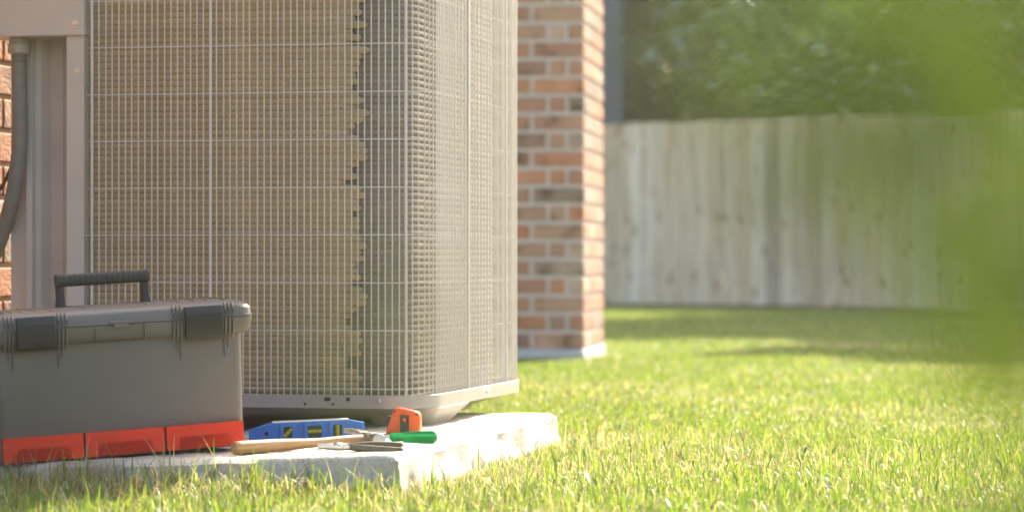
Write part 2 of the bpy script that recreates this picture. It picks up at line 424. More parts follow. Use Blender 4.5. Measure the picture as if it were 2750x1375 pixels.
# ------------------------------------------------------------------ fence
F0 = Vector((-3.3, 31.15, 0)); FD = Vector((4.5-.91, 26.15-28.6, 0)).normalized()
fz = math.atan2(FD.y, FD.x)
fence = empty('wooden_fence', F0, fz)
tag(fence, 'weathered pale wooden privacy fence across the back of the lawn', 'fence')
def board_mesh(wd, h):
    bm = bmesh.new(); c = .012
    prism_y(bm, [(0, .03), (wd, .03), (wd, h-c), (wd-c, h), (c, h), (0, h-c)], -.016, 0)
    bmesh.ops.recalc_face_normals(bm, faces=bm.faces[:])
    me = bpy.data.meshes.new('board'); bm.to_mesh(me); bm.free(); me.materials.append(M['board']); return me
bms = [board_mesh(.138, h) for h in (1.722, 1.725, 1.728)]
x = 0.0; i = 0
fr = random.Random(5)
while x < 12.6:
    o = bpy.data.objects.new('board', fr.choice(bms)); C.objects.link(o); o.parent = fence
    o.location = (x, fr.uniform(-.004, .004), fr.uniform(-.003, .003)); o.rotation_euler = (0, R(fr.uniform(-.3, .3)), 0)
    if 6.80 < x < 6.95:
        o.data = o.data.copy(); o.data.materials[0] = M['old_board']
    x += .1455 + fr.uniform(0, .005); i += 1
for z in (.35, .95, 1.5):
    bm = bmesh.new(); box(bm, 0, 12.6, .0045, .043, z, z+.09); build('rail', bm, M['board'], fence)
for k in range(6):
    bm = bmesh.new(); box(bm, k*2.4+.1, k*2.4+.19, .045, .135, 0, 1.7); build('post', bm, M['board'], fence)

# ------------------------------------------------------------------ trees
def foliage_np(name, centres, radii, per, size, cols, mat_, seed=0, squash=.8):
    g = np.random.default_rng(seed)
    P = []; K = []
    for (c, r) in zip(centres, radii):
        n = per; d = g.normal(size=(n, 3)); d /= np.linalg.norm(d, axis=1)[:, None]
        rad = r*(g.random(n)**.45)
        P.append(np.array(c) + d*rad[:, None]*np.array([1, 1, squash]))
        base = np.array(cols[g.integers(len(cols))])*g.uniform(.75, 1.25)
        K.append(base*(g.uniform(.7, 1.35, n)[:, None]))
    P = np.concatenate(P); K = np.concatenate(K); n = len(P)
    a = g.normal(size=(n, 3)); a[:, 2] *= .5; a /= np.linalg.norm(a, axis=1)[:, None]
    b = np.cross(a, g.normal(size=(n, 3))); b /= np.linalg.norm(b, axis=1)[:, None]
    s = size*g.uniform(.6, 1.4, n)[:, None]
    v = np.stack([P - a*s, P + b*s*.45, P + a*s, P - b*s*.45], 1).reshape(-1, 3)
    f = np.arange(n*4).reshape(-1, 4)
    return mesh_np(name, v, f, None, np.repeat(K, 4, 0), mat_)

def tree(name, label, loc, trunk_h, crown_c, crown_r, nclump, per, size, cols, seed, cat='tree', group=None, trunk_r=.14, lean=(0, 0), clump_r=.45):
    g = np.random.default_rng(seed); t = empty(name, loc)
    tag(t, label, cat, group)
    bm = bmesh.new()
    top = Vector((lean[0], lean[1], trunk_h))
    tube(bm, catmull([(0, 0, -.1), top*.35 + Vector((.05, 0, 0)), top*.7, top], 5), [trunk_r*(1-.045*i) for i in range(16)], 9)
    cc = np.array(crown_c); cr = np.array(crown_r); cen = []
    while len(cen) < nclump:
        d = g.normal(size=3); d /= np.linalg.norm(d); p = cc + cr*d*g.uniform(.35, 1)**.6
        if p[2] > .3: cen.append(p)
    for k in range(9):
        e = Vector(cen[g.integers(len(cen))]); s = top*g.uniform(.45, .98)
        tube(bm, catmull([s, s.lerp(e, .5) + Vector((0, 0, .15)), e], 4), [trunk_r*.42*(1-.085*i) for i in range(9)], 6)
    build('trunk', bm, M['bark'], t, smooth=True)
    rad = g.uniform(.55, 1.3, len(cen))*clump_r
    me = foliage_np('crown', cen, rad, per, size, cols, M['leaf'], seed+1)
    link_mesh('crown', me, None, t)
    return t
DARK = [(.045, .070, .035), (.055, .085, .040), (.065, .095, .042)]
MID = [(.095, .155, .03), (.11, .17, .035), (.10, .155, .042)]
LIT = [(.12, .185, .025), (.14, .20, .035), (.11, .17, .03)]
GREY = [(.10, .11, .075), (.12, .13, .09), (.08, .095, .05)]
bg = 'trees beyond the fence'
tree('evergreen_tree', 'dark evergreen beyond the fence beside the slate-coloured wall', (2.95, 33.4, 0), 4.5, (0, 0, 3.3), (1.55, 1.5, 3.0), 80, 260, .075, DARK, 21, group=bg)
tree('leafy_tree', 'tall dark green tree filling the top behind the middle of the fence', (4.1, 35.5, 0), 5.0, (0, 0, 3.6), (2.3, 1.6, 3.2), 95, 260, .085, DARK+MID, 22, group=bg)
tree('leafy_tree', 'bright yellow-green bushy tree just behind the middle of the fence', (4.0, 31.6, 0), 2.6, (0, 0, 2.2), (1.7, 1.2, 1.9), 70, 260, .07, MID+LIT, 23, group=bg)
tree('leafy_tree', 'grey-green tree with a pale slanting trunk over the fence', (5.55, 31.2, 0), 4.2, (.3, 1.6, 3.2), (1.8, 1.0, 2.8), 80, 230, .08, GREY+MID, 24, group=bg, lean=(-1.0, 0), trunk_r=.065)
tree('leafy_tree', 'broad mid-green tree behind the far corner of the fence', (8.4, 33.5, 0), 4.6, (0, 0, 3.3), (2.0, 1.5, 3.0), 70, 220, .09, MID+GREY, 25, group=bg)
tree('evergreen_tree', 'dark evergreen behind the slate-coloured wall, mostly hidden by the brick column', (-1.5, 39.0, 0), 5.2, (0, 0, 3.8), (3.2, 1.5, 3.6), 70, 220, .11, DARK, 26, group=bg)
tree('evergreen_tree', 'tallest dark tree at the very back behind the other trees', (6.5, 40.5, 0), 7.0, (0, 0, 4.6), (5.4, 1.8, 4.4), 170, 240, .12, DARK, 27, group=bg, clump_r=.7)
tree('evergreen_tree', 'dark dense evergreen filling the gap beside the slate-coloured wall', (1.7, 37.0, 0), 5.0, (0, 0, 3.4), (2.3, 1.3, 3.5), 150, 260, .09, DARK, 28, group=bg)
# a yard tree standing beside the view: its crown throws the dappled shade on the far lawn
tree('shade_tree', 'tall tree beyond the end of the fence throwing dappled shade before the fence', (8.2, 29.3, 0), 6.0, (-1.0, -.6, 7.2), (3.2, 4.2, 1.8), 130, 420, .10, MID+DARK, 31, trunk_r=.2, clump_r=.75)
tree('shade_tree', 'smaller yard tree beside the lawn throwing a dark patch of shade', (4.9, 20.0, 0), 3.6, (0, 0, 4.3), (1.5, 1.6, .9), 40, 330, .08, MID+DARK, 32, trunk_r=.12, clump_r=.45)

# slate-coloured neighbour wall beyond the fence
nh = empty('slate_house', (-2.6, 33.2, 0), R(4))
tag(nh, 'corner of a slate-coloured sided house above the fence beside the brick column', 'house')
bm = bmesh.new(); box(bm, -2.0, 3.85, .03, 5, 0, 5.2); build('wall', bm, M['siding'], nh)
sm = None
for k in range(26):
    if sm is None:
        bm = bmesh.new(); prism_y(bm, [(-2.0, 0), (3.86, 0), (3.86, .19), (-2.0, .19)], 0, .028)
        so_ = build('siding_board', bm, M['siding'], nh); sm = so_.data; so_.location.z = .02
    else:
        o = link_mesh('siding_board', sm, None, nh); o.location.z = .02 + k*.198
bm = bmesh.new(); prism_y(bm, [(-2.4, 5.2), (4.2, 5.2), (4.2, 5.35), (.9, 7.0), (-2.4, 5.35)], -.3, 5.3); build('roof', bm, M['roof'], nh)

# ------------------------------------------------------------------ grass
def grass_np(name, x0f, x1f, d0, d1, density, hmin, hmax, wid, seed, straw):
    g = np.random.default_rng(seed)
    nmax = int((d1-d0)*(max(x1f(d0), x1f(d1)) - min(x0f(d0), x0f(d1)))*density)
    y = g.uniform(d0, d1, nmax); x = g.uniform(min(x0f(d0), x0f(d1)), max(x1f(d0), x1f(d1)), nmax)
    lo = x0f(d0) + (x0f(d1)-x0f(d0))*(y-d0)/(d1-d0); hi = x1f(d0) + (x1f(d1)-x1f(d0))*(y-d0)/(d1-d0)
    keep = (x > lo) & (x < hi)
    def inside(o, w, d, mx):
        ox, oy = x-o.x, y-o.y
        a = -(ox*EX.x + oy*EX.y); b = ox*EY.x + oy*EY.y
        return (a > -mx) & (a < w+mx) & (b > -mx) & (b < d+mx)
    keep &= ~inside(PAD0, PADW, PADD, .004)
    keep &= ~inside(COL + EX*.03 - EY*.05, 2.2, .95, .0)
    fy = F0.y + (x-F0.x)*FD.y/FD.x; keep &= y < fy - .03
    x, y = x[keep], y[keep]; n = len(x)
    # patches: greener and drier areas, tufts of different height
    pn = np.sin(x*2.1+1.3)*np.sin(y*1.7+.4) + .6*np.sin(x*5.3+y*2.2) + .5*np.sin(y*6.1-x*3.3)
    tuft = .5 + .5*np.sin(x*19+np.sin(y*13)*1.7)*np.sin(y*16+np.cos(x*11)*1.9)
    ox, oy = x-PAD0.x, y-PAD0.y; aa = -(ox*EX.x+oy*EX.y); bb = ox*EY.x+oy*EY.y
    dist = np.hypot(np.maximum(np.maximum(-aa, aa-PADW), 0), np.maximum(np.maximum(-bb, bb-PADD), 0))
    dry = g.random(n) < np.clip(straw - .12*pn + .3*np.exp(-dist/.3), .05, .85)
    h = (hmin + (hmax-hmin)*g.random(n)**1.6)*(.7+.5*tuft)
    h = np.where(dry, h*g.uniform(.7, 1.25, n), h)
    h = h*(1 + np.clip(.25 + (-.25-x)*1.8, 0.05, .85)*np.exp(-dist/.14))*np.where((dist < .05) & (x > -.15), .75, 1)
    az = g.uniform(0, 2*np.pi, n); lean = np.abs(g.normal(0, .5, n)) + np.where(dry, .25, 0)
    flat = g.random(n) < np.where(dry, .45, .08); lean = np.where(flat, g.uniform(1.0, 1.5, n), lean)
    wd = wid*g.uniform(.6, 1.3, n)*np.where(dry, .55, 1)
    side = np.stack([np.cos(az+np.pi/2+g.normal(0, .5, n)), np.sin(az+np.pi/2), np.zeros(n)], 1)
    dirv = np.stack([np.cos(az), np.sin(az), np.zeros(n)], 1)
    base = np.stack([x, y, np.full(n, -.004)], 1)
    up = np.array([0, 0, 1.0])
    mid = base + up*(h*.55*np.cos(lean*.5))[:, None] + dirv*(h*.5*np.sin(lean*.6))[:, None]
    tip = base + up*(h*np.cos(lean))[:, None] + dirv*(h*np.sin(lean)*1.05)[:, None]
    v = np.stack([base-side*wd[:, None]*.5, base+side*wd[:, None]*.5, mid+side*wd[:, None]*.42, mid-side*wd[:, None]*.42, tip], 1).reshape(-1, 3)
    k = np.arange(n)*5
    q = np.stack([k, k+1, k+2, k+3], 1); t = np.stack([k+3, k+2, k+4], 1)
    G = np.array([[.11, .175, .022], [.15, .215, .032], [.18, .235, .042], [.09, .15, .026]]); D = np.array([[.38, .34, .21], [.31, .27, .155], [.45, .41, .28], [.25, .215, .115]])
    c = np.where(dry[:, None], D[g.integers(0, 4, n)], G[g.integers(0, 4, n)])*g.uniform(.8, 1.2, n)[:, None]
    return mesh_np(name, v, q, t, np.repeat(c, 5, 0), M['grass'])
def put_grass(label, *a):
    o = link_mesh('grass', grass_np('grass', *a)); tag(o, label, 'grass', kind='stuff'); return o
hx = .172
put_grass('tall straw-coloured tufts growing up against the pad below the toolbox', lambda d: -1.45, lambda d: -.42, 5.30, 5.78, 9000, .032, .076, .0032, 5, .70)
put_grass('short tufts growing along the front corner of the pad', lambda d: -.52, lambda d: -.20, 5.33, 5.62, 9000, .032, .080, .0036, 7, .5)
put_grass('scattered long blades standing up from the near lawn', lambda d: -hx*d-.3, lambda d: hx*d+.3, 4.8, 7.4, 300, .045, .085, .0046, 6, .3)
put_grass('near lawn of mixed green and straw-coloured blades around the concrete pad', lambda d: -hx*d-.45, lambda d: hx*d+.45, 4.7, 7.4, 29000, .012, .042, .0030, 1, .52)
put_grass('lawn of short blades in front of the toolbox towards the viewer', lambda d: -hx*d-1.2, lambda d: hx*d+1.2, 2.6, 4.7, 6000, .012, .042, .0036, 8, .5)
put_grass('blurred sunny lawn of short blades beside the brick column', lambda d: -hx*d-.2, lambda d: hx*d+.6, 7.4, 14.0, 13000, .010, .030, .0042, 2, .48)
put_grass('far shaded lawn of short blades in front of the fence', lambda d: -.06*d-.3, lambda d: hx*d+.8, 14.0, 31.0, 4200, .010, .028, .0072, 3, .44)

# ------------------------------------------------------------------ air conditioner
ACW = .96; HW = ACW/2
ATH = R(13); AX = Vector((math.cos(ATH), -math.sin(ATH), 0)); AY = Vector((math.sin(ATH), math.cos(ATH), 0))
AC0 = Vector((-.185, 6.37, 0))
ac_c = AC0 - AX*HW + AY*HW
ac = empty('air_conditioner', (ac_c.x, ac_c.y, PADT), -ATH)
tag(ac, 'tall taupe outdoor air conditioner with wire guard standing on the concrete pad', 'air conditioner')
ZO = PADT                                      # local z = world z - ZO
def around(r_in, rad, step, x_start=-.3, full=False):
    """points of the unit's outline: front from x_start to the right, the right side, back, left"""
    e = HW - r_in; out = []
    def line(a, b):
        L = (Vector(b)-Vector(a)).length; n = max(1, int(L/step))
        for i in range(n): out.append(Vector(a).lerp(Vector(b), i/n))
    def arc(cx, cy, a0):
        n = max(4, int(rad*math.pi/2/step))
        for i in range(n): out.append(Vector((cx+rad*math.cos(R(a0+90*i/n)), cy+rad*math.sin(R(a0+90*i/n)))))
    line((x_start, -e), (e-rad, -e)); arc(e-rad, -e+rad, -90)
    line((e, -e+rad), (e, e-rad)); arc(e-rad, e-rad, 0)
    line((e-rad, e), (-e+rad, e)); arc(-e+rad, e-rad, 90)
    line((-e, e-rad), (-e, -.3)); out.append(Vector((-e, -.3)))
    return out
RC = .10
# base pan: lip ring with a floor and feet
def pan_ring(ins, rad): return rrect(ACW-2*ins, ACW-2*ins, rad, 10)
bm = bmesh.new()
loft(bm, [[(x, y, z) for x, y in pan_ring(i, RC+.01-i)] for i, z in ((.012, .046), (-.004, .042), (-.008, .0405), (-.008, .068), (-.0055, .069), (-.0055, .050), (.03, .048))], cap=False)
pan = build('base_pan', bm, M['pan_paint'], ac, smooth=True, angle=35)
bm = bmesh.new()
loft(bm, [[(x, y, z) for x, y in pan_ring(i, RC-i*.4)] for i, z in ((.011, .0465), (.05, .026), (.09, .014))])
build('pan_floor', bm, M['pan_paint'], pan, smooth=True, angle=25)
for fx, fy in ((.395, -.27), (-.30, -.30), (.30, .30), (-.30, .30)):
    bm = bmesh.new()
    loft(bm, [[(fx+x, fy+y, z) for x, y in rrect(a, b, .04, 5)] for a, b, z in ((.13, .24, -.001), (.14, .25, .008), (.20, .31, .040))])
    build('foot', bm, M['pan_paint'], pan, smooth=True, angle=30)
for hx_, hz_, r_, wx_ in ((.264, .060, .0045, 1.7), (.310, .060, .0046, 1), (.214, .0495, .0028, 1), (.277, .0495, .0028, 1)):
    bm = bmesh.new()
    n = 16; prism_y(bm, [(r_*wx_*math.cos(2*math.pi*k/n), r_*math.sin(2*math.pi*k/n)) for k in range(n)], -.0006, .004)
    build('hole', bm, M['dark'], pan, loc=(hx_, -HW-.008, hz_))
def hex_screw(parent, loc, r=.0065, rot=None):
    bm = bmesh.new(); n = 24
    loft(bm, [[(r*1.25*math.cos(2*math.pi*k/n), y, r*1.25*math.sin(2*math.pi*k/n)) for k in range(n)] for y in (0, -.0015)])
    loft(bm, [[(s*r*math.cos(2*math.pi*k/6+.3), y, s*r*math.sin(2*math.pi*k/6+.3)) for k in range(6)] for s, y in ((.85, -.0012), (.85, -.005), (.65, -.0062))])
    return build('screw', bm, M['steel'], parent, loc=loc, rot=rot)
hex_screw(pan, (.379, -HW-.008, .058), .005)
hex_screw(pan, (HW+.008, .05, .056), .005, rot=(0, 0, R(90)))
# coil rows
def row_mesh(name, path, r, m):
    bm = bmesh.new(); tube(bm, path, r, 8)
    o = build(name, bm, m, None, smooth=True, angle=80); me = o.data; bpy.data.objects.remove(o); return me
coil = empty('coil'); coil.parent = ac
inner = row_mesh('inner_coil_row', [(p.x, p.y, 0) for p in around(.057, RC-.02, .03, -.324)], .0094, M['shaded_inner_coil'])
ye = -HW + .040
def outer_row(e):
    xs = [-.324, -.15, 0, .12, e-.03, e-.015, e-.004, e]
    return row_mesh('coil_row', [(x_, ye + .006*max(0, (x_-e+.03)/.03), 0) for x_ in xs], [.0094]*5 + [.0088, .0066, .003], M['coil'])
cr_ = random.Random(4)
outer = [outer_row(e) for e in (.338, .333, .328, .322, .316, .309, .300, .290)]
for k in range(76):
    z = .062 + k*.01365
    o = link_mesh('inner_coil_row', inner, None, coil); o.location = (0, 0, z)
    ph = (z/.1028) % 1.0
    j = min(7, max(0, int(3.5 + 2.0*math.sin(2*math.pi*ph) + cr_.uniform(-2.5, 2.5))))
    o = link_mesh('coil_row', outer[j], None, coil); o.location = (cr_.uniform(-.006, .006), cr_.uniform(-.001, .001), z)
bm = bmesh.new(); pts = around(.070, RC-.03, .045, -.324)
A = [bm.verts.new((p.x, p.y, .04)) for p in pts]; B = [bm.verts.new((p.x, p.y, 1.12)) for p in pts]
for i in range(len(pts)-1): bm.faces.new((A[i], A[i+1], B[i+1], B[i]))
cc_ = build('added_coil_backing', bm, M['coil_backing'], coil, smooth=True)  # unseen shell added behind the rows to stop light leaking through
# wire guard
guard = empty('wire_guard'); guard.parent = ac
def wire_mesh(r, z0, z1):
    bm = bmesh.new(); tube(bm, [(0, 0, z0), (0, 0, z1)], r, 7)
    o = build('wire', bm, M['wire'], None, smooth=True); m = o.data; bpy.data.objects.remove(o); return m
thin = wire_mesh(.00145, .066, 1.12); thick = wire_mesh(.0033, .064, 1.12)
P = around(.0, RC, .0025, -.277); wj = random.Random(8); acc = 0; nextw = 0; cnt = 0; total = 0
i = 0
while i < len(P)-1:
    if acc >= nextw - 1e-6:
        if P[i].y > 0 and P[i].x < HW - RC - .03: break
        th = cnt in (0, 18, 47, 72, 97)
        o = link_mesh('strap' if th else 'vertical_wire', thick if th else thin, None, guard)
        o.location = (P[i].x + wj.uniform(-.0006, .0006), P[i].y, wj.uniform(-.001, .0005)); o.rotation_euler = (R(wj.uniform(-.05, .05)), R(wj.uniform(-.05, .05)), 0); cnt += 1; nextw += .01515
    acc += (P[i+1]-P[i]).length; i += 1
for k, z in enumerate([.082] + [.207 + .1028*j for j in range(9)]):
    bm = bmesh.new(); pts = around(.0042, RC-.004, .03, -.289 if k % 3 else -.299)
    tube(bm, [(p.x, p.y, z) for p in pts], .0013, 7); build('horizontal_wire', bm, M['wire'], guard, smooth=True)
# corner post with folded recess, and the control box above it
bm = bmesh.new()
prof = [(-0.2945, .03), (-0.2945, -.0), (-0.3335, -.0), (-0.3340, .012), (-0.3385, .045), (-0.3835, .105), (-0.4135, .108), (-0.4285, .085), (-0.4405, .083), (-0.4435, .07), (-0.4555, .068), (-0.4585, .085), (-.503, .094), (-.503, .16)]
ZB = .851
A = [bm.verts.new((x, -HW-.004+y, .05)) for x, y in prof]; B = [bm.verts.new((x, -HW-.004+y, ZB)) for x, y in prof]
for i in range(len(prof)-1): bm.faces.new((A[i], A[i+1], B[i+1], B[i]))
post = build('corner_post', bm, M['ac_paint'], ac)
sm_ = post.modifiers.new('thick', 'SOLIDIFY'); sm_.thickness = .0012; sm_.offset = 0
bm = bmesh.new(); box(bm, -.0045, .0045, -.0008, .002, -.0016, .0016); build('slot', bm, M['dark'], post, loc=(-.337, -HW+.028, .74), rot=(0, 0, R(-84)))
bm = bmesh.new(); box(bm, -.59, -.2915, -HW-.014, -HW+.10, ZB, 1.12)
cb = build('control_box', bm, M['ac_paint'], ac, bevel=.003)
hex_screw(cb, (-.310, -HW-.014, .876)); hex_screw(post, (-.310, -HW-.004, .772))
# top cover (above the picture; it shades the upper guard)
bm = bmesh.new(); loft(bm, [[(x, y, z) for x, y in rrect(ACW+.02-2*i, ACW+.02-2*i, RC+.01, 8)] for i, z in ((.0, 1.1205), (-.004, 1.13), (-.004, 1.18), (.03, 1.205), (.2, 1.22))])
build('top_cover', bm, M['ac_paint'], ac, smooth=True, angle=35)
# conduit and cable
cd = empty('conduit', (.004, .0125, 0)); cd.parent = ac
cp = catmull([(-.4665, -.455, .848), (-.4665, -.455, .78), (-.4655, -.455, .70), (-.468, -.452, .60), (-.482, -.445, .52), (-.506, -.43, .45), (-.55, -.40, .37), (-.62, -.34, .30), (-.75, -.28, .28)], 34)
bm = bmesh.new(); tube(bm, cp, [.0172 + .0004*math.sin(i*1.6) for i in range(len(cp))], 16); build('flexible_tube', bm, M['conduit'], cd, smooth=True, angle=80)
bm = bmesh.new(); n = 20
loft(bm, [[(-.4665+r*math.cos(2*math.pi*k/n)*(1+.03*(k % 2)), -.455+r*math.sin(2*math.pi*k/n)*(1+.03*(k % 2)), z) for k in range(n)] for r, z in ((.019, .815), (.0235, .818), (.0245, .822), (.0245, .838), (.022, .8395), (.022, .8505))])
build('compression_nut', bm, M['fitting'], cd, bevel=.0008, seg=1)
cp2 = catmull([(-.478, -.34, .83), (-.482, -.34, .74), (-.488, -.35, .66), (-.51, -.36, .58), (-.56, -.36, .50), (-.7, -.33, .42)], 8)
bm = bmesh.new(); tube(bm, cp2, .0045, 8); build('cable', bm, M['cable'], ac, smooth=True)

# ------------------------------------------------------------------ toolbox
fr_ = Vector((-.514, 5.775, 0)); fl_ = Vector((-.965, 5.605, 0)); mid = (fr_+fl_)/2
tyaw = math.atan2(fr_.y-fl_.y, fr_.x-fl_.x); TW = (fr_-fl_).length; TD = .225
bk = Vector((-math.sin(tyaw), math.cos(tyaw), 0))
tc_ = mid + bk*TD/2
tb = empty('toolbox', (tc_.x, tc_.y, pad_z(mid.x)+.004))
tb.rotation_euler = Matrix(( (math.cos(tyaw), -math.sin(tyaw), 0), (math.sin(tyaw), math.cos(tyaw), 0), (0, 0, 1))).to_4x4().to_euler()
tb.rotation_euler = (Matrix.Rotation(tyaw, 4, 'Z') @ Matrix.Rotation(R(-3.3), 4, 'Y')).to_euler()
tb.scale = (1, 1, 1.03)
tag(tb, 'grey plastic toolbox with dark handle, two latches and three red drawers', 'toolbox')
def rings(spec, n=6):     # (half-size change, z, corner radius)
    return [[(x, y, z) for x, y in rrect(TW-2*i, TD-2*i, r, n)] for i, z, r in spec]
bm = bmesh.new(); loft(bm, rings([(.004, 0, .016), (.002, .004, .018), (-.003, .19, .018), (-.004, .215, .018), (-.004, .24, .018)]))
body = build('body', bm, M['box_grey'], tb, smooth=True, angle=50)
bm = bmesh.new(); loft(bm, rings([(-.003, .2125, .02), (-.012, .2135, .024), (-.019, .218, .028), (-.023, .228, .03), (-.0245, .2425, .03), (-.0235, .2432, .03), (-.0235, .2434, .03)]))
build('rim', bm, M['box_grey'], tb, smooth=True, angle=50)
bm = bmesh.new(); loft(bm, rings([(-.0235, .2438, .03), (-.0250, .2445, .03), (-.0250, .2475, .03), (-.0238, .2485, .03), (-.0235, .2600, .032), (-.021, .2645, .033), (-.0185, .2665, .034), (-.015, .2688, .034), (-.008, .2718, .036), (.004, .2745, .04), (.02, .2765, .04), (.04, .2775, .04)], 8))
lid = build('lid', bm, M['lid_grey'], tb, smooth=True, angle=28)
# ribs over the lid
FY = -TD/2
for lx in (-.215, -.20, -.125, -.155, -.18, .125, .155, .18, .215, -.06, .06):
    bm = bmesh.new(); tube(bm, [(lx, FY+.010, .2753), (lx, FY+.02, .2763), (lx, FY+.04, .2773), (lx, -FY-.04, .2773)], .0016, 6); build('lid_rib', bm, M['lid_grey'], lid, smooth=True)
def front_y(z): return FY - .0250 if z > .2285 else FY - .02
for s in (-1, 1):
    cx = .1625*s
    la = empty('latch'); la.parent = tb
    bm = bmesh.new()
    prof = [(-.0285, .2675), (-.0315, .262), (-.0345, .252), (-.0345, .238), (-.0325, .222), (-.0300, .212), (-.0270, .206), (-.0205, .2058), (-.0205, .2675)]
    a = [bm.verts.new((cx-.0365, FY+y, z)) for y, z in prof]; b = [bm.verts.new((cx+.0365, FY+y, z)) for y, z in prof]
    bm.faces.new(a); bm.faces.new(b[::-1])
    for k in range(len(prof)): bm.faces.new((a[k], b[k], b[(k+1) % len(prof)], a[(k+1) % len(prof)]))
    build('latch_plate', bm, M['latch'], la, bevel=.0012)
    bm = bmesh.new()
    for gx in range(13):
        for gz in range(5):
            box(bm, cx-.0338+gx*.0053, cx-.0338+gx*.0053+.004, FY-.0355, FY-.032, .2305+gz*.0048, .2305+gz*.0048+.0034)
    build('grip_pattern', bm, M['latch'], la)
    for side in (-1, 1):
        for k in range(3):
            x_ = cx + side*(.0435 + .0075*k)
            bm = bmesh.new(); tube(bm, [(x_, FY-.0185, .2705), (x_, FY-.0245, .2665), (x_, FY-.0270, .258), (x_, FY-.0275, .242), (x_, FY-.0255, .226), (x_, FY-.021, .2145), (x_, FY-.012, .205)], .0021, 8)
            build('rib', bm, M['lid_grey'], la, smooth=True)
        for k, (o_, L) in enumerate(((.0435, .040), (.051, .022))):
            x_ = cx + side*o_
            bm = bmesh.new(); tube(bm, [(x_-.0014, FY-.0035, .214), (x_-.0014, FY-.0035, .212-L), (x_, FY-.0035, .2095-L), (x_+.0014, FY-.0035, .212-L), (x_+.0014, FY-.0035, .214)], .0007, 5)
            build('gusset', bm, M['box_grey'], la, smooth=True)
bm = bmesh.new(); box(bm, -.022, .022, FY-.031, FY-.02, .2445, .2505); box(bm, -.015, .015, FY-.031, FY-.0255, .2375, .2445)
build('hasp', bm, M['lid_grey'], lid, bevel=.0015)
bm = bmesh.new()
for x_ in (-.047, .047): box(bm, x_-.0009, x_+.0009, FY-.026, FY-.018, .2145, .2425)
build('rim_divider', bm, M['box_grey'], tb)
# handle
hd = empty('handle'); hd.parent = tb
bm = bmesh.new(); nseg = 17; L0 = -.0905
for k in range(nseg):
    xa = L0 + k*.181/nseg; xb = xa + .181/nseg
    e = .0008
    sec = [(xa, .975), (xa+e, 1.0), (xb-e, 1.0), (xb, .975)]
    loft(bm, [[(x_, y*s_, .3275+z*s_) for y, z in rrect(.032, .023, .008, 4)] for x_, s_ in sec], cap=(True))
build('grip', bm, M['handle'], hd, smooth=True, angle=40)
for s in (-1, 1):
    bm = bmesh.new(); xs = s*.0835
    loft(bm, [[(xs+x + s*o, y, z) for x, y in rrect(a, b, .003, 3)] for a, b, o, z in ((.019, .022, .003, .268), (.018, .022, .001, .278), (.0145, .020, 0, .294), (.0145, .022, 0, .320))])
    build('handle_arm', bm, M['handle'], hd, smooth=True, angle=40)
    bm = bmesh.new(); box(bm, xs-.016, xs+.016, -.022, .022, .274, .2785); build('pivot', bm, M['lid_grey'], lid, bevel=.001)
# three red drawers
DWW = .1525; DH = .045
for k in (-1, 0, 1):
    cx = k*(DWW+.0045)
    dr = empty('drawer'); dr.parent = tb
    hw, rw, rh, rr_ = DWW/2, .0525, .0245, .008
    arch = [(-rw, 0)] + [(-rw+rr_-rr_*math.cos(R(a)), rh-rr_+rr_*math.sin(R(a))) for a in (0, 22, 45, 67, 90)] + [(rw-rr_+rr_*math.sin(R(a)), rh-rr_+rr_*math.cos(R(a))) for a in (0, 22, 45, 67, 90)] + [(rw, 0)]
    # front plate as strips around the finger recess
    bm = bmesh.new()
    poly = [(-hw, 0)] + arch + [(hw, 0), (hw, DH), (-hw, DH)]
    prism_y(bm, [(cx+x_, .0025+z) for x_, z in poly], FY-.0125, FY+.003)
    bmesh.ops.triangulate(bm, faces=[f for f in bm.faces if len(f.verts) > 4])
    build('drawer_front', bm, M['red'], dr, bevel=.0007, seg=2)
    bm = bmesh.new(); box(bm, cx-rw-.003, cx+rw+.003, FY+.0005, FY+.0025, .005, .034)
    build('finger_recess', bm, M['red'], dr)
    bm = bmesh.new(); box(bm, cx-rw+.001, cx+rw-.001, FY-.005, FY+.002, .0012, .0045); build('drawer_runner', bm, M['black'], dr)
for k in (-.5, .5):
    bm = bmesh.new(); box(bm, k*(DWW+.0045)-.0021, k*(DWW+.0045)+.0021, FY-.0055, FY+.003, .001, .047); build('divider', bm, M['latch'], tb)

# ------------------------------------------------------------------ blue torpedo level
LZ = pad_z(-.42)
lv = empty('spirit_level', (-.415, 6.03, LZ+.0005)); lv.rotation_euler = (Matrix.Rotation(R(7), 4, 'Z') @ Matrix.Rotation(R(-2.2), 4, 'Y')).to_euler()
tag(lv, 'blue torpedo spirit level with white top edge and yellow vials', 'spirit level')
def level_body():
    bm = bmesh.new(); L = .1165; h = .040
    outer = [(-L, 0), (L, 0), (L, .031), (L-.03, h-.002), (-L+.045, h-.002), (-L, .026)]
    prism_y(bm, outer, -.006, .006)
    return bm
bm = level_body(); bd = build('body', bm, M['blue'], lv, bevel=.0008)
